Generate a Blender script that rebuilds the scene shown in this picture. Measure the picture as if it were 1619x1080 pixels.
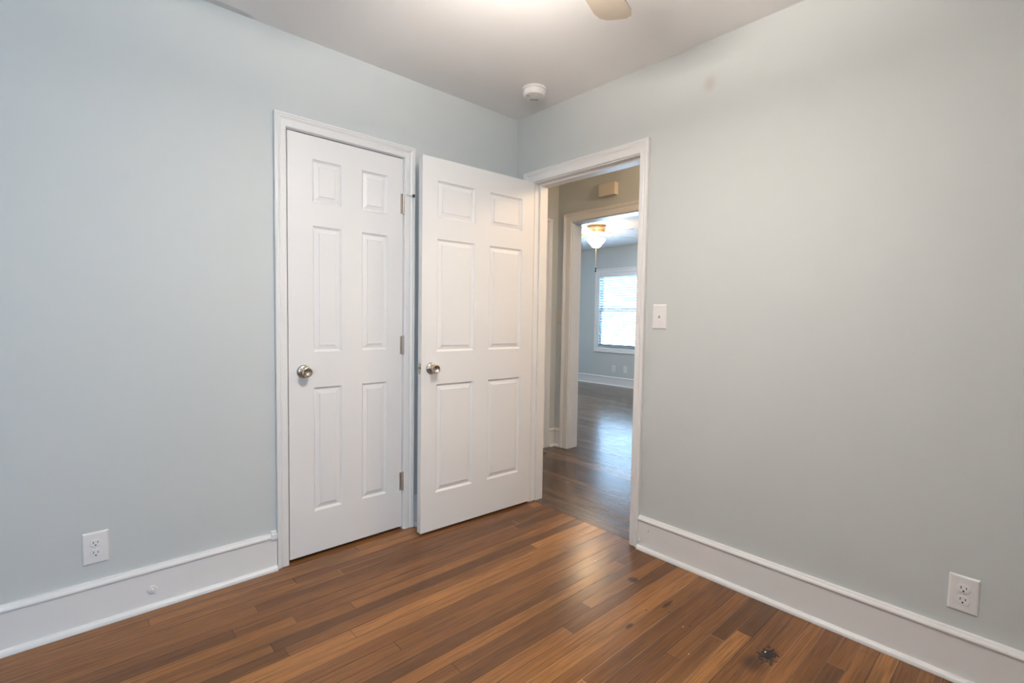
import bpy, bmesh, math, random
from mathutils import Vector, Matrix
random.seed(7)
for o in list(bpy.data.objects):
    bpy.data.objects.remove(o)
SC = bpy.context.scene
COL = SC.collection

# ------------------------------------------------------------------ camera
F_PX, YAW, PITCH, ROLL = 774.78, 0.7366, 0.0506, 0.0157
CAM = Vector((-2.1976, -2.3984, 1.198))
fw = Vector((math.sin(YAW) * math.cos(PITCH), math.cos(YAW) * math.cos(PITCH), -math.sin(PITCH)))
r0 = Vector((math.cos(YAW), -math.sin(YAW), 0))
u0 = r0.cross(fw)
rt = r0 * math.cos(ROLL) + u0 * math.sin(ROLL)
up = -r0 * math.sin(ROLL) + u0 * math.cos(ROLL)
cd = bpy.data.cameras.new('camera')
cam = bpy.data.objects.new('camera', cd)
COL.objects.link(cam)
cd.sensor_width = 36
cd.sensor_fit = 'HORIZONTAL'
cd.lens = F_PX / 1619 * 36
cd.clip_start = 0.02
M = Matrix((rt, up, -fw)).transposed().to_4x4()
M.translation = CAM
cam.matrix_world = M
SC.camera = cam

# ------------------------------------------------------------------ view, sky, lamps
SC.view_settings.view_transform = 'Standard'
SC.view_settings.look = 'None'
SC.view_settings.gamma = 1
SC.view_settings.use_curve_mapping = False
SC.view_settings.exposure = 0.05
SKY_STRENGTH = 30.0
BOWL_BEDROOM = 93.0
BULB_BEDROOM = 140.0
BOWL_LIVING = 90.0
HALL_W = 28.0

w = bpy.data.worlds.new('sky')
SC.world = w
w.use_nodes = True
nt = w.node_tree
bg = nt.nodes['Background']
tc = nt.nodes.new('ShaderNodeTexCoord')
sp = nt.nodes.new('ShaderNodeSeparateXYZ')
rp = nt.nodes.new('ShaderNodeValToRGB')
nt.links.new(tc.outputs['Generated'], sp.inputs[0])
mr = nt.nodes.new('ShaderNodeMapRange')
mr.inputs[1].default_value = -1
mr.inputs[2].default_value = 1
nt.links.new(sp.outputs['Z'], mr.inputs[0])
nt.links.new(mr.outputs[0], rp.inputs[0])
e = rp.color_ramp.elements
e[0].position = 0.46
e[0].color = (0.46, 0.72, 1.0, 1)
e[1].position = 0.56
e[1].color = (0.44, 0.68, 0.95, 1)
nt.links.new(rp.outputs[0], bg.inputs[0])
bg.inputs[1].default_value = SKY_STRENGTH


def portal(name, loc, rot, sx, sy):
    l = bpy.data.lights.new(name, 'AREA')
    l.shape = 'RECTANGLE'
    l.size, l.size_y = sx, sy
    l.cycles.is_portal = True
    o = bpy.data.objects.new(name, l)
    COL.objects.link(o)
    o.location = loc
    o.rotation_euler = rot
    return o


H = 2.471       # bedroom ceiling
H2 = 2.455      # hall and far room ceiling
# bedroom window (in the back wall, behind the camera) and far-room window
BW = (-3.80, -3.15, 0.85, 2.10)     # x0,x1,z0,z1
YB = -3.70
XL = -4.30
FWN = (2.26, 3.172, 0.66, 2.005)     # y0,y1,z0,z1
XF = 4.97
portal('window_portal_bedroom', ((BW[0] + BW[1]) / 2, YB - 0.12, (BW[2] + BW[3]) / 2), (math.radians(90), 0, 0), 0.65, 1.25)
portal('window_portal_living', (XF + 0.14, (FWN[0] + FWN[1]) / 2, (FWN[2] + FWN[3]) / 2), (0, math.radians(90), 0), 1.34, 0.95)
LW = (1.60, 3.30, 0.90, 2.05)       # unseen side window added to brighten the far room, x0,x1,z0,z1
YR = 4.3
portal('window_portal_added', ((LW[0] + LW[1]) / 2, YR + 0.14, (LW[2] + LW[3]) / 2), (math.radians(-90), 0, 0), 1.7, 1.15)  # portal of the added side window
hl = bpy.data.lights.new('hall_lamp_light', 'POINT')
hl.energy = HALL_W
hl.color = (1.0, 0.70, 0.44)
hl.shadow_soft_size = 0.12
ho = bpy.data.objects.new('hall_lamp_light', hl)
COL.objects.link(ho)
ho.location = (0.64, -1.25, 2.25)


# ------------------------------------------------------------------ node helpers
class NT:
    def __init__(s, name):
        s.m = bpy.data.materials.new(name)
        s.m.use_nodes = True
        s.t = s.m.node_tree
        s.b = s.t.nodes['Principled BSDF']

    def n(s, typ, **kw):
        x = s.t.nodes.new('ShaderNode' + typ)
        for k, v in kw.items():
            setattr(x, k, v)
        return x

    def set(s, sock, v):
        if hasattr(v, 'is_linked') or isinstance(v, bpy.types.NodeSocket):
            s.t.links.new(v, sock)
        else:
            sock.default_value = v

    def math(s, op, a, b=0.0, c=0.0):
        x = s.n('Math', operation=op)
        s.set(x.inputs[0], a)
        s.set(x.inputs[1], b)
        s.set(x.inputs[2], c)
        return x.outputs[0]

    def comb(s, x, y, z):
        c = s.n('CombineXYZ')
        for i, v in enumerate((x, y, z)):
            s.set(c.inputs[i], v)
        return c.outputs[0]

    def pos(s):
        g = s.n('NewGeometry')
        q = s.n('SeparateXYZ')
        s.t.links.new(g.outputs['Position'], q.inputs[0])
        return q.outputs[0], q.outputs[1], q.outputs[2], g.outputs['Position']

    def noise(s, vec, scale, detail=3, rough=0.5):
        x = s.n('TexNoise')
        s.set(x.inputs['Vector'], vec)
        x.inputs['Scale'].default_value = scale
        x.inputs['Detail'].default_value = detail
        x.inputs['Roughness'].default_value = rough
        return x.outputs[0]

    def white(s, vec):
        x = s.n('TexWhiteNoise', noise_dimensions='3D')
        s.set(x.inputs['Vector'], vec)
        return x.outputs['Value'], x.outputs['Color']

    def ramp(s, fac, *stops):
        x = s.n('ValToRGB')
        el = x.color_ramp.elements
        while len(el) < len(stops):
            el.new(0.5)
        for i, (p, c) in enumerate(stops):
            el[i].position = p
            el[i].color = (*c, 1) if len(c) == 3 else c
        s.set(x.inputs[0], fac)
        return x.outputs[0]

    def smooth(s, v, a, b, lo=0.0, hi=1.0):
        x = s.n('MapRange', interpolation_type='SMOOTHSTEP')
        s.set(x.inputs[0], v)
        x.inputs[1].default_value = a
        x.inputs[2].default_value = b
        x.inputs[3].default_value = lo
        x.inputs[4].default_value = hi
        return x.outputs[0]

    def mix(s, f, a, b, mode='MIX'):
        x = s.n('Mix', data_type='RGBA', blend_type=mode)
        s.set(x.inputs[0], f)
        s.set(x.inputs[6], a if not isinstance(a, tuple) else (*a, 1)[:4])
        s.set(x.inputs[7], b if not isinstance(b, tuple) else (*b, 1)[:4])
        return x.outputs[2]

    def bump(s, h, strength, dist=0.001):
        x = s.n('Bump')
        x.inputs['Strength'].default_value = strength
        x.inputs['Distance'].default_value = dist
        s.set(x.inputs['Height'], h)
        s.t.links.new(x.outputs[0], s.b.inputs['Normal'])

    def out(s, color=None, rough=None, metal=None, spec=None):
        if color is not None:
            s.set(s.b.inputs['Base Color'], (*color, 1) if isinstance(color, tuple) else color)
        if rough is not None:
            s.set(s.b.inputs['Roughness'], rough)
        if metal is not None:
            s.b.inputs['Metallic'].default_value = metal
        if spec is not None:
            s.b.inputs['Specular IOR Level'].default_value = spec
        return s.m


def blob(k, P, centre, radii, soft=0.5):
    """1 inside an ellipsoidal mark with its own place on a surface, 0 outside."""
    px, py, pz = P[:3]
    d = 0
    terms = []
    for v, c, r in zip((px, py, pz), centre, radii):
        t = k.math('DIVIDE', k.math('SUBTRACT', v, c), r)
        terms.append(k.math('MULTIPLY', t, t))
    d = k.math('SQRT', k.math('ADD', k.math('ADD', terms[0], terms[1]), terms[2]))
    return k.smooth(d, 1.0 - soft, 1.0, 1.0, 0.0), d


def paint(name, col, rough=0.55, var=0.03, bump=0.10, scale=260, marks=()):
    k = NT(name)
    P = k.pos()
    n1 = k.noise(P[3], 1.7, 3)
    c = k.mix(n1, tuple(x * (1 - var) for x in col), tuple(min(1, x * (1 + var)) for x in col))
    for centre, radii, mc, amt, soft in marks:
        m, _ = blob(k, P, centre, radii, soft)
        m = k.math('MULTIPLY', m, amt)
        c = k.mix(m, c, mc)
    k.bump(k.noise(P[3], scale, 2), bump, 0.0006)
    return k.out(c, rough, spec=0.35)


WALLC = (0.585, 0.61, 0.60)
MAT = {}
MAT['wall'] = paint('wall_paint', WALLC, 0.6)
MAT['wall_r'] = paint('wall_paint_smudged', WALLC, 0.6, marks=[((0, -1.292, 2.276), (0.1, 0.045, 0.05), (0.50, 0.44, 0.40), 0.55, 0.9)])
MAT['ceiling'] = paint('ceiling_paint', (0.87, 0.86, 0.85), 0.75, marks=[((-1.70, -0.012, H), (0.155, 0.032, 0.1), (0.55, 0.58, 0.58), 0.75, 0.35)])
MAT['trim'] = paint('white_gloss_trim_paint', (0.80, 0.79, 0.775), 0.34, 0.015, 0.05, 180)
MAT['door'] = paint('white_door_paint', (0.80, 0.79, 0.775), 0.38, 0.012, 0.06, 300)
MAT['plastic'] = paint('white_plastic', (0.80, 0.78, 0.77), 0.35, 0.005, 0.0, 50)
MAT['cream'] = paint('cream_plastic', (0.66, 0.60, 0.50), 0.45, 0.01, 0.02, 90)
MAT['dark'] = paint('dark_slot', (0.03, 0.028, 0.026), 0.6, 0.02, 0.0, 50)
MAT['rubber'] = paint('dark_rubber', (0.05, 0.05, 0.05), 0.7, 0.02, 0.0, 50)


def nickel(name, r0_, r1_):
    k = NT(name)
    P = k.pos()
    n = k.noise(P[3], 90, 3)
    c = k.mix(n, (0.50, 0.45, 0.39), (0.62, 0.57, 0.50))
    return k.out(c, k.smooth(n, 0.2, 0.8, r0_, r1_), 1.0)


MAT['nickel'] = nickel('brushed_nickel', 0.20, 0.32)
MAT['satin'] = nickel('satin_hinge_nickel', 0.48, 0.6)


def simple(name, col, rough, metal=0.0, nz=30):
    k = NT(name)
    P = k.pos()
    n = k.noise(P[3], nz, 3)
    return k.out(k.mix(n, tuple(x * 0.94 for x in col), tuple(min(1, x * 1.06) for x in col)), rough, metal)


MAT['brass'] = simple('antique_brass', (0.40, 0.30, 0.20), 0.5, 0.4)
MAT['blade'] = simple('pale_maple_blade', (0.36, 0.31, 0.25), 0.6)
MAT['blade_white'] = simple('whitewashed_blade', (0.72, 0.72, 0.72), 0.45)
MAT['redwood'] = simple('reddish_blade_bracket', (0.55, 0.16, 0.08), 0.45)


def emit(name, col, strength):
    k = NT(name)
    k.b.inputs['Base Color'].default_value = (0.9, 0.88, 0.84, 1)
    k.b.inputs['Roughness'].default_value = 0.4
    P = k.pos()
    n = k.noise(P[3], 12, 2)
    k.set(k.b.inputs['Emission Color'], k.mix(n, tuple(x * 0.96 for x in col), col))
    k.b.inputs['Emission Strength'].default_value = strength
    return k.m


MAT['bowl'] = emit('lit_frosted_bowl_bedroom', (1.0, 0.91, 0.83), BOWL_BEDROOM)
MAT['bowl_in'] = emit('bulb_lit_bowl_inside_bedroom', (1.0, 0.91, 0.83), BULB_BEDROOM)
MAT['bowl_far'] = emit('lit_frosted_bowl_living', (1.0, 0.72, 0.42), BOWL_LIVING)


def glass():
    k = NT('clear_window_glass')
    t = k.n('BsdfTransparent')
    g = k.n('BsdfGlossy')
    g.inputs['Roughness'].default_value = 0.02
    f = k.n('Fresnel')
    f.inputs[0].default_value = 1.35
    mx = k.n('MixShader')
    k.t.links.new(f.outputs[0], mx.inputs[0])
    k.t.links.new(t.outputs[0], mx.inputs[1])
    k.t.links.new(g.outputs[0], mx.inputs[2])
    k.t.links.new(mx.outputs[0], k.t.nodes['Material Output'].inputs[0])
    return k.m


MAT['glass'] = glass()


def slat():
    k = NT('white_blind_slat')
    k.out((0.50, 0.58, 0.62), 0.45)
    d = k.n('BsdfTranslucent')
    d.inputs[0].default_value = (0.75, 0.85, 0.9, 1)
    mx = k.n('MixShader')
    mx.inputs[0].default_value = 0.03
    k.t.links.new(k.b.outputs[0], mx.inputs[1])
    k.t.links.new(d.outputs[0], mx.inputs[2])
    k.t.links.new(mx.outputs[0], k.t.nodes['Material Output'].inputs[0])
    return k.m


MAT['slat'] = slat()


def wood(name, along, cols, width=0.0572, length=1.7, rough=(0.235, 0.27), bedroom=False, off=0.0, spec=0.5):
    k = NT(name)
    P = k.pos()
    L, A = (P[0], P[1]) if along == 'x' else (P[1], P[0])
    a = k.math('DIVIDE', k.math('ADD', A, off), width)
    row = k.math('FLOOR', a)
    fr = k.math('SUBTRACT', a, row)
    r1, _ = k.white(k.comb(row, 3.1, 0.5))
    r2, _ = k.white(k.comb(row, 7.7, 1.5))
    ln = k.math('MULTIPLY_ADD', r2, 0.6, 0.7)
    l = k.math('DIVIDE', k.math('MULTIPLY_ADD', r1, 9.0, L), k.math('MULTIPLY', ln, length))
    col = k.math('FLOOR', l)
    fl = k.math('SUBTRACT', l, col)
    idv, idc = k.white(k.comb(row, col, 2.3))
    sep = k.n('SeparateColor')
    k.t.links.new(idc, sep.inputs[0])
    base = k.ramp(idv, (0.0, cols[0]), (0.40, cols[1]), (0.72, cols[2]), (1.0, cols[3]))
    # grain that runs with each board
    zoff = k.math('MULTIPLY', sep.outputs[1], 30.0)
    g1 = k.noise(k.comb(k.math('MULTIPLY', L, 1.5), k.math('MULTIPLY', A, 105), zoff), 1.0, 4, 0.55)
    g2 = k.noise(k.comb(k.math('MULTIPLY', L, 7), k.math('MULTIPLY', A, 330), zoff), 1.0, 3, 0.6)
    c = k.mix(k.smooth(g1, 0.28, 0.84, 0.0, 0.62), base, k.mix(0.62, base, (0.035, 0.02, 0.012)))
    c = k.mix(k.smooth(g2, 0.42, 0.72, 0.0, 0.5), c, (0.03, 0.018, 0.011))
    # worn lighter and darker clouds in the stain
    cl = k.noise(k.comb(k.math('MULTIPLY', L, 1.1), k.math('MULTIPLY', A, 8.0), 4.0), 1.0, 4, 0.55)
    c = k.mix(k.smooth(cl, 0.50, 0.74, 0.0, 0.70), c, tuple(x * f for x, f in zip(cols[0], (0.62, 0.70, 0.80))))
    c = k.mix(k.smooth(cl, 0.26, 0.44, 0.28, 0.0), c, cols[3])
    # seams
    ed = k.math('MULTIPLY', k.math('MINIMUM', fr, k.math('SUBTRACT', 1.0, fr)), width)
    ee = k.math('MULTIPLY', k.math('MINIMUM', fl, k.math('SUBTRACT', 1.0, fl)), length)
    seam = k.smooth(k.math('MINIMUM', ed, ee), 0.0005, 0.0017, 1.0, 0.0)
    sl = k.noise(k.comb(k.math('MULTIPLY', L, 1.1), k.math('MULTIPLY', row, 3.7), 1.0), 1.0, 2)
    light = k.smooth(sl, 0.52, 0.58, 0.0, 1.0)
    c = k.mix(k.math('MULTIPLY', seam, 0.85), c, k.mix(light, (0.028, 0.016, 0.01), (0.36, 0.22, 0.13)))
    ro = k.smooth(k.noise(k.comb(k.math('MULTIPLY', L, 2), k.math('MULTIPLY', A, 8), 9.0), 1.0, 1), 0.1, 0.9, rough[0], rough[1])
    if bedroom:
        # charred patch, its smear and scattered paint flecks
        _, d = blob(k, P, (-0.363, -1.768, 0), (0.060, 0.036, 1))
        nz = k.noise(P[3], 75, 6, 0.75)
        m = k.smooth(k.math('ADD', d, k.math('MULTIPLY_ADD', nz, 4.4, -2.2)), 0.62, 0.86, 1.0, 0.0)
        c = k.mix(k.math('MULTIPLY', m, 0.95), c, (0.012, 0.011, 0.010))
        _, d2 = blob(k, P, (-0.445, -1.750, 0), (0.07, 0.055, 1))
        c = k.mix(k.math('MULTIPLY', k.smooth(d2, 0.2, 1.0, 1.0, 0.0), 0.62), c, (0.030, 0.017, 0.011))
        _, d3 = blob(k, P, (-0.352, -1.755, 0), (0.0075, 0.003, 1))
        c = k.mix(k.smooth(d3, 0.7, 1.0, 1.0, 0.0), c, (0.45, 0.43, 0.36))
        for cx, cy, rx, ry in ((-0.60, -1.345, .03, .012), (-0.46, -1.33, .008, .005), (-0.40, -1.40, .006, .005), (-0.42, -1.50, .009, .004), (-0.355, -1.365, .05, .010), (-0.30, -1.16, .03, .03)):
            _, dd = blob(k, P, (cx, cy, 0), (rx, ry, 1))
            c = k.mix(k.smooth(k.math('ADD', dd, k.math('MULTIPLY_ADD', nz, 0.9, -0.45)), 0.5, 1.0, 0.75, 0.0), c, (0.022, 0.013, 0.009))
        vo = k.n('TexVoronoi', feature='F1')
        k.set(vo.inputs['Vector'], P[3])
        vo.inputs['Scale'].default_value = 7.0
        vs = k.n('SeparateColor')
        k.t.links.new(vo.outputs['Color'], vs.inputs[0])
        fleck = k.math('MULTIPLY', k.smooth(vo.outputs['Distance'], 0.012, 0.022, 1.0, 0.0), k.math('GREATER_THAN', vs.outputs[0], 0.72))
        c = k.mix(fleck, c, (0.55, 0.50, 0.44))
    k.bump(k.math('SUBTRACT', k.math('MULTIPLY', g1, 0.25), seam), 0.35, 0.0007)
    return k.out(c, ro, spec=spec)


MAT['floor'] = wood('brown_strip_floor', 'x', ((0.125, 0.053, 0.020), (0.225, 0.092, 0.029), (0.305, 0.128, 0.039), (0.41, 0.182, 0.056)), bedroom=True, off=0.031, spec=0.38)
MAT['floor_hall'] = wood('worn_strip_floor_hall', 'y', ((0.085, 0.048, 0.027), (0.125, 0.072, 0.040), (0.165, 0.095, 0.054), (0.22, 0.13, 0.075)), rough=(0.17, 0.24), spec=0.6)
MAT['threshold'] = wood('threshold_board_wood', 'y', ((0.085, 0.05, 0.033), (0.10, 0.06, 0.04), (0.12, 0.07, 0.045), (0.15, 0.09, 0.055)), width=0.3, length=4, rough=(0.20, 0.25), off=0.1)


# ------------------------------------------------------------------ mesh helpers
def link(name, bm, mat, parent=None, smooth=False, bevel=0.0, segs=2):
    bmesh.ops.recalc_face_normals(bm, faces=bm.faces[:])
    me = bpy.data.meshes.new(name)
    bm.to_mesh(me)
    bm.free()
    me.materials.append(MAT[mat])
    o = bpy.data.objects.new(name, me)
    COL.objects.link(o)
    if smooth:
        for p in me.polygons:
            p.use_smooth = True
        try:
            me.set_sharp_from_angle(angle=math.radians(38))
        except Exception:
            pass
    if bevel:
        b = o.modifiers.new('bevel', 'BEVEL')
        b.width = bevel
        b.segments = segs
        b.limit_method = 'ANGLE'
        b.angle_limit = math.radians(40)
    if parent:
        o.parent = parent
    return o


def tag(o, label, cat, group=None, kind=None):
    o['label'] = label
    o['category'] = cat
    if group:
        o['group'] = group
    if kind:
        o['kind'] = kind
    return o


def struct(o, label, cat):
    return tag(o, label, cat, kind='structure')


def empty(name, loc=(0, 0, 0), rz=0.0):
    o = bpy.data.objects.new(name, None)
    COL.objects.link(o)
    o.location = loc
    o.rotation_euler = (0, 0, rz)
    o.empty_display_size = 0.05
    return o


def box(bm, x0, x1, y0, y1, z0, z1):
    v = [bm.verts.new(p) for p in ((x0, y0, z0), (x1, y0, z0), (x1, y1, z0), (x0, y1, z0), (x0, y0, z1), (x1, y0, z1), (x1, y1, z1), (x0, y1, z1))]
    for f in ((0, 3, 2, 1), (4, 5, 6, 7), (0, 1, 5, 4), (1, 2, 6, 5), (2, 3, 7, 6), (3, 0, 4, 7)):
        bm.faces.new([v[i] for i in f])


def boxobj(name, b, mat, parent=None, bevel=0.0):
    bm = bmesh.new()
    box(bm, *b)
    return link(name, bm, mat, parent, bevel=bevel)


def grid_solid(us, vs, hole, f, d0, d1):
    """Solid slab over the (u, v) grid with cells left out where hole(uc, vc); f(u, v, d) -> point."""
    bm = bmesh.new()
    V = {}

    def vert(i, j, s):
        key = (i, j, s)
        if key not in V:
            V[key] = bm.verts.new(f(us[i], vs[j], d1 if s else d0))
        return V[key]
    nu, nv = len(us) - 1, len(vs) - 1
    fill = [[not hole((us[i] + us[i + 1]) / 2, (vs[j] + vs[j + 1]) / 2) for j in range(nv)] for i in range(nu)]
    full = lambda i, j: 0 <= i < nu and 0 <= j < nv and fill[i][j]
    for i in range(nu):
        for j in range(nv):
            if not fill[i][j]:
                continue
            for s in (0, 1):
                bm.faces.new([vert(i, j, s), vert(i + 1, j, s), vert(i + 1, j + 1, s), vert(i, j + 1, s)])
            for di, dj, a, b in ((-1, 0, (i, j), (i, j + 1)), (1, 0, (i + 1, j), (i + 1, j + 1)), (0, -1, (i, j), (i + 1, j)), (0, 1, (i, j + 1), (i + 1, j + 1))):
                if not full(i + di, j + dj):
                    bm.faces.new([vert(*a, 0), vert(*b, 0), vert(*b, 1), vert(*a, 1)])
    return bm


def wall(name, axis, a0, a1, d0, d1, z1, holes=(), mat='wall', z0=0.0):
    """axis 'x': runs along x, thick in y (d0..d1); axis 'y': runs along y, thick in x."""
    us = sorted({a0, a1, *[h for q in holes for h in q[:2]]})
    vs = sorted({z0, z1, *[max(z0, h) for q in holes for h in q[2:]]})
    hole = lambda u, v: any(q[0] < u < q[1] and q[2] < v < q[3] for q in holes)
    f = (lambda u, v, d: (u, d, v)) if axis == 'x' else (lambda u, v, d: (d, u, v))
    o = link(name, grid_solid(us, vs, hole, f, d0, d1), mat)
    return o


def casing(name, f, uL, uR, vT, wl, wr, wt, prof, v0=0.0, closed=False, mat='trim', parent=None, wb=None):
    """Mitred moulding round an opening. prof: [(across 0..1 from inner edge, depth)]; f(u, v, depth)."""
    bm = bmesh.new()
    rings = []
    for a, d in prof:
        if closed:
            st = ((uL - a * wl, v0 - a * wb), (uL - a * wl, vT + a * wt), (uR + a * wr, vT + a * wt), (uR + a * wr, v0 - a * wb))
        else:
            st = ((uL - a * wl, v0), (uL - a * wl, vT + a * wt), (uR + a * wr, vT + a * wt), (uR + a * wr, v0))
        rings.append([bm.verts.new(f(u, v, d)) for u, v in st])
    n = len(prof)
    for i in range(n):
        p, q = rings[i], rings[(i + 1) % n]
        for j in range(4 if closed else 3):
            jj = (j + 1) % 4
            bm.faces.new([p[j], p[jj], q[jj], q[j]])
    if not closed:
        bm.faces.new([r[0] for r in rings])
        bm.faces.new([r[3] for r in rings])
    return link(name, bm, mat, parent)


CPROF = [(0, 0), (0, .010), (.06, .0125), (.45, .0135), (.52, .0115), (.60, .0135), (.70, .0185), (.80, .0165), (.86, .0195), (.95, .0195), (1, .0175), (1, 0)]


def extrude_profile(name, prof, f, t0, t1, mat, parent=None):
    """prof: [(depth, z)], closed; f(t, depth, z)."""
    bm = bmesh.new()
    A = [bm.verts.new(f(t0, d, z)) for d, z in prof]
    B = [bm.verts.new(f(t1, d, z)) for d, z in prof]
    n = len(prof)
    for i in range(n):
        j = (i + 1) % n
        bm.faces.new([A[i], A[j], B[j], B[i]])
    bm.faces.new(A)
    bm.faces.new(B[::-1])
    return link(name, bm, mat, parent)


def lathe(bm, prof, seg=32, mtx=Matrix()):
    """prof: [(radius, height)] about z."""
    rings = []
    for r, z in prof:
        if r < 1e-6:
            rings.append([bm.verts.new(mtx @ Vector((0, 0, z)))])
        else:
            rings.append([bm.verts.new(mtx @ Vector((r * math.cos(2 * math.pi * i / seg), r * math.sin(2 * math.pi * i / seg), z))) for i in range(seg)])
    for a, b in zip(rings, rings[1:]):
        for i in range(seg):
            j = (i + 1) % seg
            if len(a) == 1 and len(b) == 1:
                continue
            if len(a) == 1:
                bm.faces.new([a[0], b[j], b[i]])
            elif len(b) == 1:
                bm.faces.new([a[i], a[j], b[0]])
            else:
                bm.faces.new([a[i], a[j], b[j], b[i]])


def frame_z(z, origin=(0, 0, 0)):
    """Matrix whose local z axis points along z."""
    z = Vector(z).normalized()
    t = Vector((0, 0, 1)) if abs(z.z) < 0.9 else Vector((1, 0, 0))
    x = t.cross(z).normalized()
    y = z.cross(x)
    m = Matrix((x, y, z)).transposed().to_4x4()
    m.translation = Vector(origin)
    return m


def tube(bm, a, b, r, seg=12):
    a, b = Vector(a), Vector(b)
    L = (b - a).length
    lathe(bm, [(0, 0), (r, 0), (r, L), (0, L)], seg, frame_z(b - a, a))


# ------------------------------------------------------------------ shell: bedroom
struct(boxobj('floor', (XL, 0.027, YB, 0.72, -0.06, 0), 'floor'), 'worn brown oak strip floor of the empty bedroom', 'floor')
struct(boxobj('ceiling', (XL - .1, 0.105, YB - .1, 0.10, H, H + .08), 'ceiling'), 'off-white painted bedroom ceiling', 'ceiling')
struct(wall('wall_left', 'x', XL, 0.0, 0.0, 0.10, H, [(-1.457, -0.816, 0, 2.062)]), 'pale grey-blue wall with the closed closet door in it', 'wall')
struct(wall('wall_right', 'y', YB, 0.10, 0.0, 0.105, H, [(-0.953, -0.149, 0, 2.057)], 'wall_r'), 'pale grey wall with the open doorway to the hall', 'wall')
struct(wall('wall_back', 'x', XL, 0.105, YB - .1, YB, H, [(BW[0], BW[1], BW[2], BW[3])]), 'bedroom wall with the window behind the viewpoint', 'wall')
struct(wall('wall_side', 'y', YB - .1, 0.10, XL - .1, XL, H), 'bedroom wall facing the hall doorway', 'wall')
bm = bmesh.new()
box(bm, -1.9, -0.3, 0.72, 0.78, 0, H2)
box(bm, -1.96, -1.9, 0.10, 0.78, 0, H2)
box(bm, -0.3, -0.24, 0.10, 0.78, 0, H2)
struct(link('wall_closet', bm, 'wall'), 'plain walls inside the closet', 'wall')
struct(boxobj('ceiling_closet', (-1.96, -0.24, 0.10, 0.78, H2, H2 + .06), 'ceiling'), 'ceiling of the closet', 'ceiling')

# hall and far room
XH = 1.165
struct(boxobj('floor_hall', (0.109, 5.1, -2.7, 4.4, -0.06, 0), 'floor_hall'), 'worn grey-brown strip floor of the hall and far room', 'floor')
struct(boxobj('trim_threshold', (0.027, 0.109, -0.953, -0.149, -0.06, 0.0012), 'threshold', bevel=0.001), 'dark flush threshold board in the hall doorway', 'threshold')
struct(boxobj('ceiling_hall', (0.105, 5.1, -2.7, 4.4, H2, H2 + .08), 'ceiling'), 'ceiling of the hall and far room', 'ceiling')
struct(wall('wall_hall_side', 'x', 0.105, XH, 0.70, 0.80, H2, [(0.22, 1.013, 0, 2.02)]), 'narrow hall wall with a cased door', 'wall')
struct(wall('wall_hall_far', 'y', -2.7, 4.4, XH, XH + .12, H2, [(-0.32, 0.545, 0, 2.062)]), 'hall wall with the cased opening to the far room', 'wall')
struct(wall('wall_hall_end', 'x', 0.105, XH, -2.7, -2.6, H2), 'end wall of the hall', 'wall')
struct(wall('wall_hall_near', 'y', 0.10, 0.80, 0.0, 0.105, H2), 'hall wall beside the closet', 'wall')
struct(wall('wall_living_window', 'y', -1.6, 4.4, XF, XF + .12, H2, [FWN]), 'blue-grey far room wall with the window', 'wall')
struct(wall('wall_living_left', 'x', XH + .12, XF, 4.3, 4.4, H2, [LW]), 'left wall of the far room', 'wall')
struct(wall('wall_living_right', 'x', XH + .12, XF, -1.6, -1.5, H2), 'right wall of the far room', 'wall')


# ------------------------------------------------------------------ door frames
def jamb(name, axis, u0, u1, vT, d0, d1, stop, label, th=0.018, stopside=None):
    f = (lambda u, v, d: (u, d, v)) if axis == 'x' else (lambda u, v, d: (d, u, v))
    prof = [(0, d0), (1, d0), (1, d1), (0, d1)]
    bm = bmesh.new()

    def u_shape(a0, a1, top, t, e0, e1):
        pts = []
        for a, d in [(0, e0), (1, e0), (1, e1), (0, e1)]:
            st = ((a0 - a * t, 0), (a0 - a * t, top + a * t), (a1 + a * t, top + a * t), (a1 + a * t, 0))
            pts.append([bm.verts.new(f(u, v, d)) for u, v in st])
        for i in range(4):
            p, q = pts[i], pts[(i + 1) % 4]
            for j in range(3):
                bm.faces.new([p[j], p[j + 1], q[j + 1], q[j]])
        bm.faces.new([r[0] for r in pts])
        bm.faces.new([r[3] for r in pts])
    u_shape(u0, u1, vT, th, d0, d1)
    o = link(name, bm, 'trim')
    struct(o, label, 'door frame')
    if stop:
        bm = bmesh.new()
        u_shape(u0 + .011, u1 - .011, vT - .011, .011, stop[0], stop[1])
        s = link('door_stop', bm, 'trim', o)
    return o


fl = lambda u, v, d: (u, -d, v)              # on the left wall, depth towards the room
fr = lambda u, v, d: (-d, u, v)              # on the right wall
j1 = jamb('trim_closet_jamb', 'x', -1.4385, -0.8335, 2.0435, 0.0, 0.10, (0.040, 0.10), 'white painted frame of the closet door')
casing('casing', fl, -1.4415, -0.8305, 2.0465, .0525, .0625, .0600, CPROF, parent=j1)
j2 = jamb('trim_hall_jamb', 'y', -0.933, -0.169, 2.037, 0.0, 0.105, (0.040, 0.105), 'white painted frame of the open doorway')
casing('casing', fr, -0.939, -0.1655, 2.043, .054, .0865, .066, CPROF, parent=j2)
casing('casing', lambda u, v, d: (0.105 + d, u, v), -0.939, -0.163, 2.043, .06, .06, .06, CPROF, parent=j2)
j3 = jamb('trim_living_jamb', 'y', -0.302, 0.527, 2.044, XH, XH + .12, None, 'white painted frame of the opening to the far room')
CP2 = [(0, 0), (0, .012), (.06, .0145), (.50, .0155), (.56, .013), (.66, .0155), (.76, .022), (.84, .019), (.90, .0235), (1, .021), (1, 0)]
casing('casing', lambda u, v, d: (XH - d, u, v), -0.308, 0.533, 2.050, .085, .085, .076, CP2, parent=j3)
casing('casing', lambda u, v, d: (XH + .12 + d, u, v), -0.308, 0.533, 2.050, .085, .085, .076, CP2, parent=j3)
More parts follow.
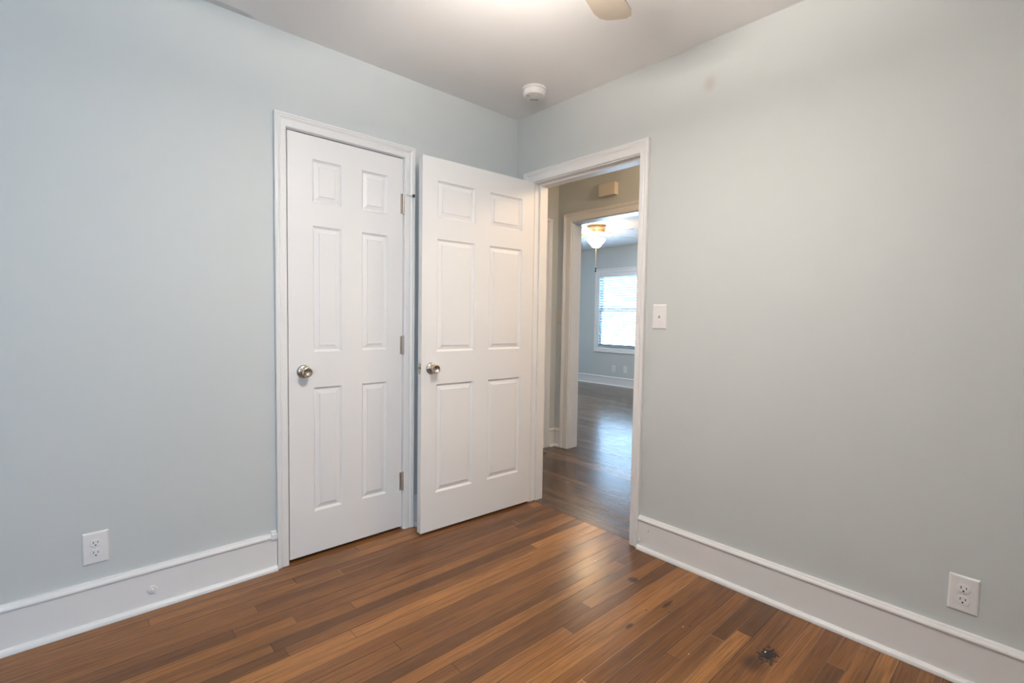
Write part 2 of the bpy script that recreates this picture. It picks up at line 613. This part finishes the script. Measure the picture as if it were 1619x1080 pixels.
j4 = jamb('trim_hall_side_jamb', 'x', 0.24, 0.993, 2.0, 0.70, 0.80, (0.745, 0.80), 'white painted frame of the hall side door')
casing('casing', lambda u, v, d: (u, 0.70 - d, v), 0.234, 0.999, 2.006, .078, .078, .078, CPROF, parent=j4)


# ------------------------------------------------------------------ six-panel doors
PRINGS = [(0, 0), (.0025, .0040), (.0060, .0072), (.0100, .0100), (.0130, .0098), (.0300, .0052), (.0316, .0024), (.0328, .0020)]


def panel_bm(u0, u1, v0, v1, th):
    bm = bmesh.new()
    loops = []
    for side in (0, 1):
        rings = []
        for ins, dep in PRINGS:
            d = dep if side == 0 else th - dep
            rings.append([bm.verts.new((u, d, v)) for u, v in ((u0 + ins, v0 + ins), (u1 - ins, v0 + ins), (u1 - ins, v1 - ins), (u0 + ins, v1 - ins))])
        for a, b in zip(rings, rings[1:]):
            for i in range(4):
                j = (i + 1) % 4
                bm.faces.new([a[i], a[j], b[j], b[i]])
        bm.faces.new(rings[-1])
        loops.append(rings[0])
    for i in range(4):
        j = (i + 1) % 4
        bm.faces.new([loops[0][i], loops[0][j], loops[1][j], loops[1][i]])
    return bm


def door(name, width, z0, z1, panels, th=0.037):
    """Built in a local frame: x across from 0, face at y = 0 with the body behind it (+y)."""
    root = empty(name)
    us = sorted({0, width, *[q for p in panels for q in p[:2]]})
    vs = sorted({z0, z1, *[q for p in panels for q in p[2:]]})
    hole = lambda u, v: any(p[0] < u < p[1] and p[2] < v < p[3] for p in panels)
    link('frame', grid_solid(us, vs, hole, lambda u, v, d: (u, d, v), 0, th), 'door', root)
    for p in panels:
        link('panel', panel_bm(*p, th), 'door', root)
    return root


KNOB = [(0, .046), (.004, .0455), (.010, .0475), (.0165, .0545), (.0195, .0575), (.0222, .0565), (.0235, .0525), (.0232, .047), (.0215, .038), (.0185, .029), (.0150, .0225), (.0135, .0175), (.0135, .009)]
ROSE = [(.0135, .0118), (.0185, .0118), (.0230, .0108), (.0290, .0075), (.0320, .0035), (.0328, .0)]


def knob(root, x, z, y=0.0, sgn=-1):
    m = frame_z((0, sgn, 0), (x, y, z))
    bm = bmesh.new()
    lathe(bm, KNOB, 40, m)
    k = link('door_knob', bm, 'nickel', root, smooth=True)
    k['label'] = 'brushed nickel knob'
    bm = bmesh.new()
    lathe(bm, ROSE, 40, m)
    link('rose', bm, 'nickel', k, smooth=True)
    return k


def hinge(root, x, z, h=0.10, y=-0.006):
    bm = bmesh.new()
    n = 5
    for i in range(n):
        a = z - h / 2 + h * i / n
        lathe(bm, [(0, a + .0003), (.0062, a + .0003), (.0062, a + h / n - .0003), (0, a + h / n - .0003)], 16, Matrix.Translation((x, y, 0)))
    hg = link('hinge', bm, 'satin', root, smooth=True)
    hg['label'] = 'satin nickel butt hinge'
    bm = bmesh.new()
    lathe(bm, [(0, z + h / 2 + .004), (.003, z + h / 2 + .0035), (.0055, z + h / 2 + .001), (.0055, z + h / 2 - .0005), (0, z + h / 2 - .0005)], 16, Matrix.Translation((x, y, 0)))
    lathe(bm, [(0, z - h / 2 - .004), (.003, z - h / 2 - .0035), (.0055, z - h / 2 - .001), (.0055, z - h / 2 + .0005), (0, z - h / 2 + .0005)], 16, Matrix.Translation((x, y, 0)))
    link('hinge_pin', bm, 'satin', hg, smooth=True)
    bm = bmesh.new()
    box(bm, x - .016, x - .0045, y + .0048, y + .0062, z - h / 2, z + h / 2)
    link('hinge_leaf', bm, 'satin', hg)
    return hg


DX = -1.4345
PZ1 = ((1.730, 1.931), (1.012, 1.618), (0.225, 0.838))
d1 = door('door_1', 0.598, 0.016, 2.0385, [(u0 - DX, u1 - DX, a, b) for a, b in PZ1 for u0, u1 in ((-1.319, -1.179), (-1.071, -0.928))])
d1.location = (DX, 0.0015, 0)
struct(d1, 'closed white six-panel closet door with knob on its left', 'door')
knob(d1, -1.366 - DX, 0.920)
hs = [hinge(d1, -0.8345 - DX, z) for z in (1.795, 1.032, 0.273)]
# hinge-pin door stop on the top hinge
bm = bmesh.new()
sx, sz = -0.8345 - DX, 1.8475
lathe(bm, [(.0035, sz - .002), (.0085, sz - .002), (.0085, sz + .002), (.0035, sz + .002)], 16, Matrix.Translation((sx, -.006, 0)))
tube(bm, (sx + .007, -.008, sz), (sx + .042, -.030, sz - .001), .0028)
tube(bm, (sx - .006, -.008, sz), (sx - .020, -.012, sz), .0028)
hp = link('hinge_pin_stop', bm, 'nickel', hs[0], smooth=True)
bm = bmesh.new()
tube(bm, (sx + .040, -.029, sz - .001), (sx + .052, -.036, sz - .002), .0075)
hb = link('bumper', bm, 'rubber', hs[0], smooth=True)
hb['label'] = 'dark rubber bumper'

AX, AY = -0.808, -0.152
WD = 0.789
ang = math.atan2(-0.182 + 0.152, 0.789)
PZ2 = ((1.722, 1.918), (1.002, 1.610), (0.222, 0.823))
d2 = door('door_2', WD, 0.014, 2.036, [(u0, u1, a, b) for a, b in PZ2 for u0, u1 in ((0.092, 0.338), (0.446, 0.694))])
d2.location = (AX, AY, 0)
d2.rotation_euler = (0, 0, ang)
struct(d2, 'open white six-panel bedroom door swung back against the closet', 'door')
knob(d2, 0.060, 0.912)
knob(d2, 0.060, 0.912, 0.037, 1)
bm = bmesh.new()
box(bm, -.0015, .001, .006, .031, 0.912 - .029, 0.912 + .029)
lp = link('latch_plate', bm, 'nickel', d2, bevel=.0006)
lp['label'] = 'nickel latch plate on the free edge'
bm = bmesh.new()
box(bm, -.010, -.001, .012, .025, 0.912 - .008, 0.912 + .008)
link('latch_bolt', bm, 'nickel', lp, bevel=.002)

d3 = door('door_3', 0.747, 0.012, 1.996, [(u0, u1, a, b) for a, b in PZ1 for u0, u1 in ((0.10, 0.325), (0.425, 0.647))], th=0.035)
d3.location = (0.243, 0.708, 0)
struct(d3, 'white panelled door in the hall side wall', 'door')


# ------------------------------------------------------------------ baseboards
def baseboard(name, f, t0, t1, label, z=0.174, cap=True):
    b = extrude_profile(name, [(0, 0), (.016, 0), (.016, z - .026), (0, z - .026)], f, t0, t1, 'trim')
    struct(b, label, 'baseboard')
    extrude_profile('cap_molding', [(0, z - .0265), (.0165, z - .0265), (.0205, z - .0225), (.0225, z - .0165), (.0205, z - .011), (.0150, z - .0065), (.0120, z - .001), (.0105, z), (0, z)], f, t0, t1, 'trim', b)
    extrude_profile('shoe_molding', [(.0155, 0.0005), (.0330, 0.0005), (.0330, .006), (.0310, .0125), (.0265, .0175), (.0205, .0205), (.0155, .021)], f, t0, t1, 'trim', b)
    return b


bl = baseboard('baseboard_left', lambda t, d, z: (t, -d, z), XL, -1.4965, 'white baseboard along the wall left of the closet door')
bm = bmesh.new()
box(bm, -1.522, -1.496, -.026, 0, 0.150, 0.1745)
box(bm, -1.522, -1.496, -.014, 0, 0.1740, 0.1840)
link('end_block', bm, 'trim', bl, bevel=.002)
br = baseboard('baseboard_right', lambda t, d, z: (-d, t, z), YB, -0.9945, 'white baseboard along the wall right of the doorway')
bm = bmesh.new()
lathe(bm, [(0, .006), (.003, .0055), (.0055, .003), (.006, 0)], 14, frame_z((-1, 0, 0), (-.0158, -1.055, 0.113)))
tube(bm, (-.0162, -1.056, .112), (-.0162, -1.058, .024), .0013, 8)
lathe(bm, [(0, .005), (.004, .004), (.006, 0)], 12, frame_z((-1, 0, 0), (-.0158, -1.004, 0.045)))
link('painted_cable', bm, 'trim', br, smooth=True)
baseboard('baseboard_corner', lambda t, d, z: (t, -d, z), -0.766, -0.0005, 'short white baseboard behind the open door')
baseboard('baseboard_hall_far', lambda t, d, z: (XH - d, t, z), 0.622, 0.668, 'short white hall baseboard beside the far room casing', z=0.168)
baseboard('baseboard_hall_side', lambda t, d, z: (t, 0.70 - d, z), 1.079, XH - .0005, 'short white hall baseboard beside the side door casing', z=0.168)
baseboard('baseboard_hall_right', lambda t, d, z: (XH - d, t, z), -2.6, -0.40, 'hall baseboard past the far room opening', z=0.168)
baseboard('baseboard_living', lambda t, d, z: (XF - d, t, z), -1.5, 4.3, 'white baseboard under the far room window', z=0.158)
baseboard('baseboard_back', lambda t, d, z: (t, YB + d, z), XL + .035, -.035, 'white baseboard under the bedroom window')
baseboard('baseboard_side', lambda t, d, z: (XL + d, t, z), YB, -.035, 'white baseboard on the bedroom side wall')


# ------------------------------------------------------------------ windows
def window(name, f, u0, u1, v0, v1, depth, label):
    """f(u, v, d): d measured into the room from the wall face."""
    root = empty(name)
    struct(root, label, 'window')
    CP = [(0, 0), (0, .012), (.1, .015), (.6, .016), (.75, .022), (.92, .022), (1, .019), (1, 0)]
    casing('window_casing', f, u0, u1, v1, .075, .075, .075, CP, v0=v0, closed=True, wb=.075, parent=root)
    casing('window_liner', f, u0 + .012, u1 - .012, v1 - .012, .012, .012, .012, [(0, -depth), (1, -depth), (1, 0), (0, 0)], v0=v0 + .012, closed=True, wb=.012, parent=root)
    vm = (v0 + v1) / 2
    for a, b, d in ((vm - .018, v1 - .012, -.070), (v0 + .012, vm + .018, -.035)):
        s = casing('sash', f, u0 + .052, u1 - .052, b - .036, .040, .040, .036, [(0, d - .030), (1, d - .030), (1, d), (0, d)], v0=a + .036, closed=True, wb=.036, parent=root)
        bm = bmesh.new()
        p = [bm.verts.new(f(u, v, d - k)) for k in (.013, .017) for u, v in ((u0 + .05, a + .034), (u1 - .05, a + .034), (u1 - .05, b - .034), (u0 + .05, b - .034))]
        for q in ((0, 1, 2, 3), (4, 5, 6, 7), (0, 1, 5, 4), (1, 2, 6, 5), (2, 3, 7, 6), (3, 0, 4, 7)):
            bm.faces.new([p[i] for i in q])
        link('pane', bm, 'glass', s)
    return root


window('window_1', lambda u, v, d: (XF - d, u, v), *FWN, 0.12, 'bright double-hung window behind the white blind in the far room')
window('window_2', lambda u, v, d: (u, YB + d, v), *BW, 0.10, 'double-hung bedroom window behind the viewpoint')

window('window_added', lambda u, v, d: (u, YR - d, v), *LW, 0.10, 'wide unseen side window added to light the far room')  # out of view, added so more daylight reaches the far room

# blind in the far window
bl_ = empty('window_blind', (XF, (FWN[0] + FWN[1]) / 2, FWN[3] - .014))
tag(bl_, 'white horizontal slat blind lowered over the far room window', 'blind')
by0, by1 = FWN[0] + .018, FWN[1] - .018
W2 = (by1 - by0) / 2


def blindbox(name, x0, x1, z0, z1, mat='slat'):
    return boxobj(name, (x0, x1, -W2, W2, z0, z1), mat, bl_, bevel=.002)


blindbox('head_rail', -.010, .028, -.062, -.002, 'plastic')
zb = 0.692 - (FWN[3] - .014)
blindbox('bottom_rail', -.014, .032, zb, zb + .020)
bm = bmesh.new()
nsl = 27
ztop = -.075
for i in range(nsl):
    zc = ztop + (zb + .03 - ztop) * i / (nsl - 1)
    th = math.radians(-27)
    hw, ht = .024, .0013
    ca, sa = math.cos(th), math.sin(th)
    pts = []
    for yy in (-W2, W2):
        for q, r in ((-hw, -ht), (0, -ht + .002), (hw, -ht), (hw, ht), (0, ht + .002), (-hw, ht)):
            pts.append(bm.verts.new((.008 + q * ca - r * sa, yy, zc + q * sa + r * ca)))
    a, b = pts[:6], pts[6:]
    for k in range(6):
        j = (k + 1) % 6
        bm.faces.new([a[k], a[j], b[j], b[k]])
    bm.faces.new(a)
    bm.faces.new(b)
link('slats', bm, 'slat', bl_)
bm = bmesh.new()
for yy in (W2 - .09, -W2 + .09, 0):
    for xx in (-.0175, .0335):
        tube(bm, (xx, yy, zb + .01), (xx, yy, -.06), .0010, 6)
link('ladder_cord', bm, 'plastic', bl_)


# ------------------------------------------------------------------ plates
def rounded(bm, w, h, r, d0, d1, f, n=5, cx=0, cy=0, flat=None):
    pts = []
    for qx, qy, a0 in ((1, 1, 0), (-1, 1, 90), (-1, -1, 180), (1, -1, 270)):
        for i in range(n + 1):
            a = math.radians(a0 + 90 * i / n)
            pts.append((cx + qx * (w / 2 - r) + r * math.cos(a), cy + qy * (h / 2 - r) + r * math.sin(a)))
    if flat:
        pts = [(x, max(cy - flat, min(cy + flat, y))) for x, y in pts]
    A = [bm.verts.new(f(x, y, d0)) for x, y in pts]
    B = [bm.verts.new(f(x, y, d1)) for x, y in pts]
    m = len(pts)
    for i in range(m):
        j = (i + 1) % m
        bm.faces.new([A[i], A[j], B[j], B[i]])
    bm.faces.new(A)
    bm.faces.new(B)


def plate_bm(w, h, f):
    bm = bmesh.new()
    R = []
    for ins, d in ((0, 0), (0, .0018), (.0022, .0042), (.0045, .0056), (.0075, .0060)):
        R.append([bm.verts.new(f(x, y, d)) for x, y in ((-w / 2 + ins, -h / 2 + ins), (w / 2 - ins, -h / 2 + ins), (w / 2 - ins, h / 2 - ins), (-w / 2 + ins, h / 2 - ins))])
    for a, b in zip(R, R[1:]):
        for i in range(4):
            j = (i + 1) % 4
            bm.faces.new([a[i], a[j], b[j], b[i]])
    bm.faces.new(R[0])
    bm.faces.new(R[-1])
    return bm


def on_wall(loc, rz):
    """Local frame for a plate: x across, z up, face towards local -y."""
    return lambda u, v, d: (u, -d, v)


def outlet(name, loc, rz, label, w=.077, h=.122, mat='plastic', tilt=0.0):
    f = on_wall(loc, rz)
    root = empty(name, loc, rz)
    root.rotation_euler = (0, tilt, rz)
    tag(root, label, 'outlet')
    link('plate', plate_bm(w, h, f), mat, root)
    for s in (1, -1):
        cz = s * .0195
        bm = bmesh.new()
        rounded(bm, .0335, .0335, .0165, .0055, .0085, f, 8, 0, cz, flat=.0140)
        r = link('receptacle', bm, mat, root, bevel=.0006)
        bm = bmesh.new()
        for x, hh in ((-.0065, .0085), (.0065, .0070)):
            rounded(bm, .0022, hh, .0008, .0083, .0088, f, 2, x, cz + .0035)
        rounded(bm, .0052, .0050, .0024, .0083, .0088, f, 5, 0, cz - .0075)
        q = link('slots', bm, 'dark', r)
        q['label'] = 'dark contact slots'
    bm = bmesh.new()
    lathe(bm, [(.0030, .0055), (.0030, .0066), (.0022, .0072), (0, .0073)], 16, frame_z((0, -1, 0)))
    link('screw', bm, mat, root, smooth=True)
    return root


RZ_R = math.radians(-90)     # local -y faces world -x
outlet('wall_outlet', (-2.1385, 0, 0.299), 0, 'white duplex outlet low on the wall left of the closet door')
outlet('wall_outlet', (0, -2.240, 0.297), RZ_R, 'white duplex outlet low on the wall right of the doorway', tilt=math.radians(0.9))
outlet('wall_outlet', (XF, 2.805, 0.303), RZ_R, 'tiny duplex outlet with two sockets under the far room window', w=.074, h=.118)

# cable plate beside it
f = on_wall(None, None)
cp = empty('cable_plate', (XF, 2.562, 0.303), RZ_R)
tag(cp, 'tiny plate with a tall narrow insert right of the far room outlet', 'wall plate')
link('plate', plate_bm(.074, .118, f), 'plastic', cp)
bm = bmesh.new()
rounded(bm, .033, .066, .002, .0055, .0075, f, 3)
link('insert', bm, 'plastic', cp)

# light switches


def switch(loc, rz, label, w=.079, h=.123, mat='plastic'):
    root = empty('light_switch', loc, rz)
    tag(root, label, 'light switch')
    link('plate', plate_bm(w, h, f), mat, root)
    bm = bmesh.new()
    rounded(bm, .0105, .0240, .0008, .0058, .0064, f, 2)
    c = link('toggle_slot', bm, mat, root)
    bm = bmesh.new()
    P0 = [(-.0042, -.008, .006), (.0042, -.008, .006), (.0042, .006, .006), (-.0042, .006, .006)]
    P1 = [(-.0036, .003, .017), (.0036, .003, .017), (.0036, .0095, .0155), (-.0036, .0095, .0155)]
    A = [bm.verts.new(f(*p)) for p in P0]
    B = [bm.verts.new(f(*p)) for p in P1]
    for i in range(4):
        j = (i + 1) % 4
        bm.faces.new([A[i], A[j], B[j], B[i]])
    bm.faces.new(A)
    bm.faces.new(B)
    link('toggle', bm, mat, root, bevel=.0008)
    for s in (1, -1):
        bm = bmesh.new()
        lathe(bm, [(.0030, .0055), (.0030, .0064), (.0022, .0069), (0, .0070)], 14, frame_z((0, -1, 0), (0, 0, s * .0302)))
        link('screw', bm, mat, root, smooth=True)
    return root


switch((0, -1.0745, 1.209), RZ_R, 'white toggle light switch on the wall right of the doorway')
switch((XH, 0.661, 1.207), RZ_R, 'dim light switch in the hall corner by the far room casing', w=.070, h=.118, mat='cream')

# ------------------------------------------------------------------ smoke detector
sd = empty('smoke_detector', (-0.2375, -0.390, H))
tag(sd, 'round white smoke detector on the ceiling near the room corner', 'smoke detector')
bm = bmesh.new()
lathe(bm, [(0, 0), (.066, 0), (.066, -.010), (.064, -.0125), (.060, -.0130), (0, -.0130)], 48)
link('mounting_ring', bm, 'plastic', sd, smooth=True)
bm = bmesh.new()
lathe(bm, [(0, -.0125), (.0590, -.0125), (.0590, -.0165), (.0632, -.0170), (.0632, -.030), (.0610, -.0385), (.0560, -.0440), (.0470, -.0455), (.0200, -.0460), (0, -.0460)], 48)
link('cover', bm, 'plastic', sd, smooth=True)
bm = bmesh.new()
m = Matrix.Translation((0.006, -0.004, 0))
lathe(bm, [(0, -.0482), (.0150, -.0480), (.0175, -.0465), (.0175, -.0455)], 32, m)
link('test_button', bm, 'plastic', sd, smooth=True)
for i in range(5):
    y = -.018 + .009 * i
    a = Matrix.Rotation(math.radians(45), 4, 'Z')
    q = [a @ Vector(p) for p in ((.024, y - .0016, 0), (.044, y - .0016, 0), (.044, y + .0016, 0), (.024, y + .0016, 0))]
    bm = bmesh.new()
    A = [bm.verts.new((p.x, p.y, -.0450)) for p in q]
    B = [bm.verts.new((p.x, p.y, -.0464)) for p in q]
    for s in range(4):
        j = (s + 1) % 4
        bm.faces.new([A[s], A[j], B[j], B[s]])
    bm.faces.new(A)
    bm.faces.new(B)
    g = link('sounder_slot', bm, 'dark', sd)
    g['label'] = 'dark sounder slot'
bm = bmesh.new()
lathe(bm, [(0, -.0464), (.0042, -.0462), (.0042, -.0450)], 14, Matrix.Translation((-.036, .012, 0)))
g = link('indicator', bm, 'dark', sd)
g['label'] = 'dark indicator dot'

# ------------------------------------------------------------------ door chime in the hall
dc = empty('door_chime', (XH, 0.125, 2.258), RZ_R)
tag(dc, 'cream box door chime on the hall wall above the far opening', 'door chime')
bm = bmesh.new()
box(bm, -.083, .083, -.052, -.004, -.0505, .0505)
link('cover', bm, 'cream', dc, bevel=.004)
bm = bmesh.new()
box(bm, -.079, .079, -.005, 0, -.047, .047)
link('base', bm, 'cream', dc)
for i in range(3):
    for sg in (1, -1):
        y = -.040 + .013 * i
        bm = bmesh.new()
        box(bm, sg * .083 - .0008, sg * .083 + .0008, y - .0016, y + .0016, -.038, .038)
        link('side_rib', bm, 'cream', dc)

# ------------------------------------------------------------------ small fitting on the left baseboard
bf = empty('baseboard_fitting', (-1.970, -0.016, 0.081))
tag(bf, 'small painted-over hexagonal fitting on the baseboard below the wall outlet', 'fitting')
bm = bmesh.new()
lathe(bm, [(.0165, 0), (.0165, .004), (.0140, .0065), (0, .0065)], 6, frame_z((0, -1, 0)))
link('hex_base', bm, 'trim', bf)
bm = bmesh.new()
lathe(bm, [(.0050, .006), (.0050, .0105), (.0038, .012), (0, .012)], 16, frame_z((0, -1, 0)))
link('stud', bm, 'trim', bf, smooth=True)


# ------------------------------------------------------------------ ceiling fans
def fan(name, loc, label, R, rot0, bowl_mat, metal, blade_mat, bracket_mat, drop, bowl_r, bowl_h, chains=True, gap=.05, rod=0.0, nb=5):
    root = empty(name, loc)
    tag(root, label, 'ceiling fan')
    bm = bmesh.new()
    s = drop / .20
    if rod:
        lathe(bm, [(0, 0), (.065, 0), (.062, -.022), (.040, -.040), (.014, -.046), (.014, -rod - .002), (0, -rod - .002)], 32)
        link('downrod', bm, metal, root, smooth=True)
        bm = bmesh.new()
    lathe(bm, [(r, z - rod) for r, z in ((0, 0), (.135, 0), (.135, -.012), (.118, -.020), (.118, -.034), (.128, -.038), (.128, -.048), (.118, -.056), (.108, -.100 * s), (.085, -.118 * s), (0, -.118 * s))], 48)
    link('motor_housing', bm, metal, root, smooth=True)
    zb_ = -.128 * s - rod
    for i in range(nb):
        a = Matrix.Rotation(rot0 + 2 * math.pi / nb * i, 4, 'Z')
        tilt = Matrix.Rotation(math.radians(11), 4, 'X')
        bm = bmesh.new()
        P = [(.20, .045), (.30, .060), (.50, .067), (R - .05, .068), (R - .015, .058), (R, .035)]
        out = [(x, y) for x, y in P] + [(x, -y) for x, y in reversed(P)]
        A = [bm.verts.new(a @ (tilt @ Vector((x, y, -.003)) + Vector((0, 0, zb_)))) for x, y in out]
        B = [bm.verts.new(a @ (tilt @ Vector((x, y, .003)) + Vector((0, 0, zb_)))) for x, y in out]
        for k in range(len(out)):
            j = (k + 1) % len(out)
            bm.faces.new([A[k], A[j], B[j], B[k]])
        bm.faces.new(A)
        bm.faces.new(B)
        b = link('blade', bm, blade_mat, root)
        bm = bmesh.new()
        P = [(.075, .014), (.14, .018), (.20, .034), (.255, .024), (.262, 0.0)]
        out = [(x, y) for x, y in P] + [(x, -y) for x, y in reversed(P[:-1])]
        A = [bm.verts.new(a @ (tilt @ Vector((x, y, -.009)) + Vector((0, 0, zb_)))) for x, y in out]
        B = [bm.verts.new(a @ (tilt @ Vector((x, y, -.0035)) + Vector((0, 0, zb_)))) for x, y in out]
        for k in range(len(out)):
            j = (k + 1) % len(out)
            bm.faces.new([A[k], A[j], B[j], B[k]])
        bm.faces.new(A)
        bm.faces.new(B)
        link('blade_bracket', bm, bracket_mat, b)
    z1 = -.118 * s - rod
    z2 = z1 - gap
    bm = bmesh.new()
    zf0 = z2 - bowl_h
    lathe(bm, [(.060, z1 + .002), (.060, z1 - .014), (.022, z1 - .024), (.013, z1 - .030), (.013, zf0 + .006), (0, zf0 + .006)], 32)
    link('light_fitter', bm, metal, root, smooth=True)
    bm = bmesh.new()
    outer, inner = [], []
    for i in range(13):
        t = i / 12 * math.pi / 2
        fl_ = 1 - .24 * math.sin(2 * t) ** 2
        rr = bowl_r * math.cos(t) ** .8 * fl_ if i < 12 else 0
        outer.append((rr, z2 - bowl_h * math.sin(t)))
        inner.append((max(0, rr - .004) if i < 12 else 0, z2 - (bowl_h - .004) * math.sin(t)))
    lathe(bm, [inner[0]] + outer[:-1] + [(0, outer[-1][1])], 48)
    lathe(bm, inner, 48)
    bmesh.ops.remove_doubles(bm, verts=bm.verts[:], dist=1e-6)
    gb = link('glass_bowl', bm, bowl_mat, root, smooth=True)
    gb.data.materials.append(MAT['bowl_in' if bowl_mat == 'bowl' else bowl_mat])
    for p in gb.data.polygons:
        if p.normal.z > 0.05:
            p.material_index = 1
    bm = bmesh.new()
    zf = z2 - bowl_h
    lathe(bm, [(0, zf + .002), (.014, zf + .001), (.012, zf - .006), (.006, zf - .014), (0, zf - .016)], 20)
    link('finial', bm, metal, root, smooth=True)
    if chains:
        for dx, L in ((-.010, .28), (.010, .31)):
            bm = bmesh.new()
            tube(bm, (dx * .3, dx * .5, zf - .012), (dx, dx, zf - L), .0028, 8)
            ch = link('pull_chain', bm, metal, root)
            bm = bmesh.new()
            lathe(bm, [(0, zf - L + .012), (.009, zf - L + .006), (.013, zf - L - .006), (.010, zf - L - .018), (0, zf - L - .022)], 16, Matrix.Translation((dx, dx, 0)))
            p = link('chain_pendant', bm, 'rubber', ch, smooth=True)
            p['label'] = 'dark pendant'
    return root


fan('ceiling_fan', (-1.27, -1.47, H), 'pale-bladed ceiling fan whose blade tip shows at the bedroom ceiling', 0.57, math.radians(17), 'bowl', 'nickel', 'blade', 'nickel', .20, .17, .09, False, .11, .08, 4)
fan('ceiling_fan', (3.18, 1.85, H2), 'brass ceiling fan with glowing glass bowl in the far room', 0.60, math.radians(-22), 'bowl_far', 'brass', 'blade_white', 'redwood', .19, .122, .115, True, .068)
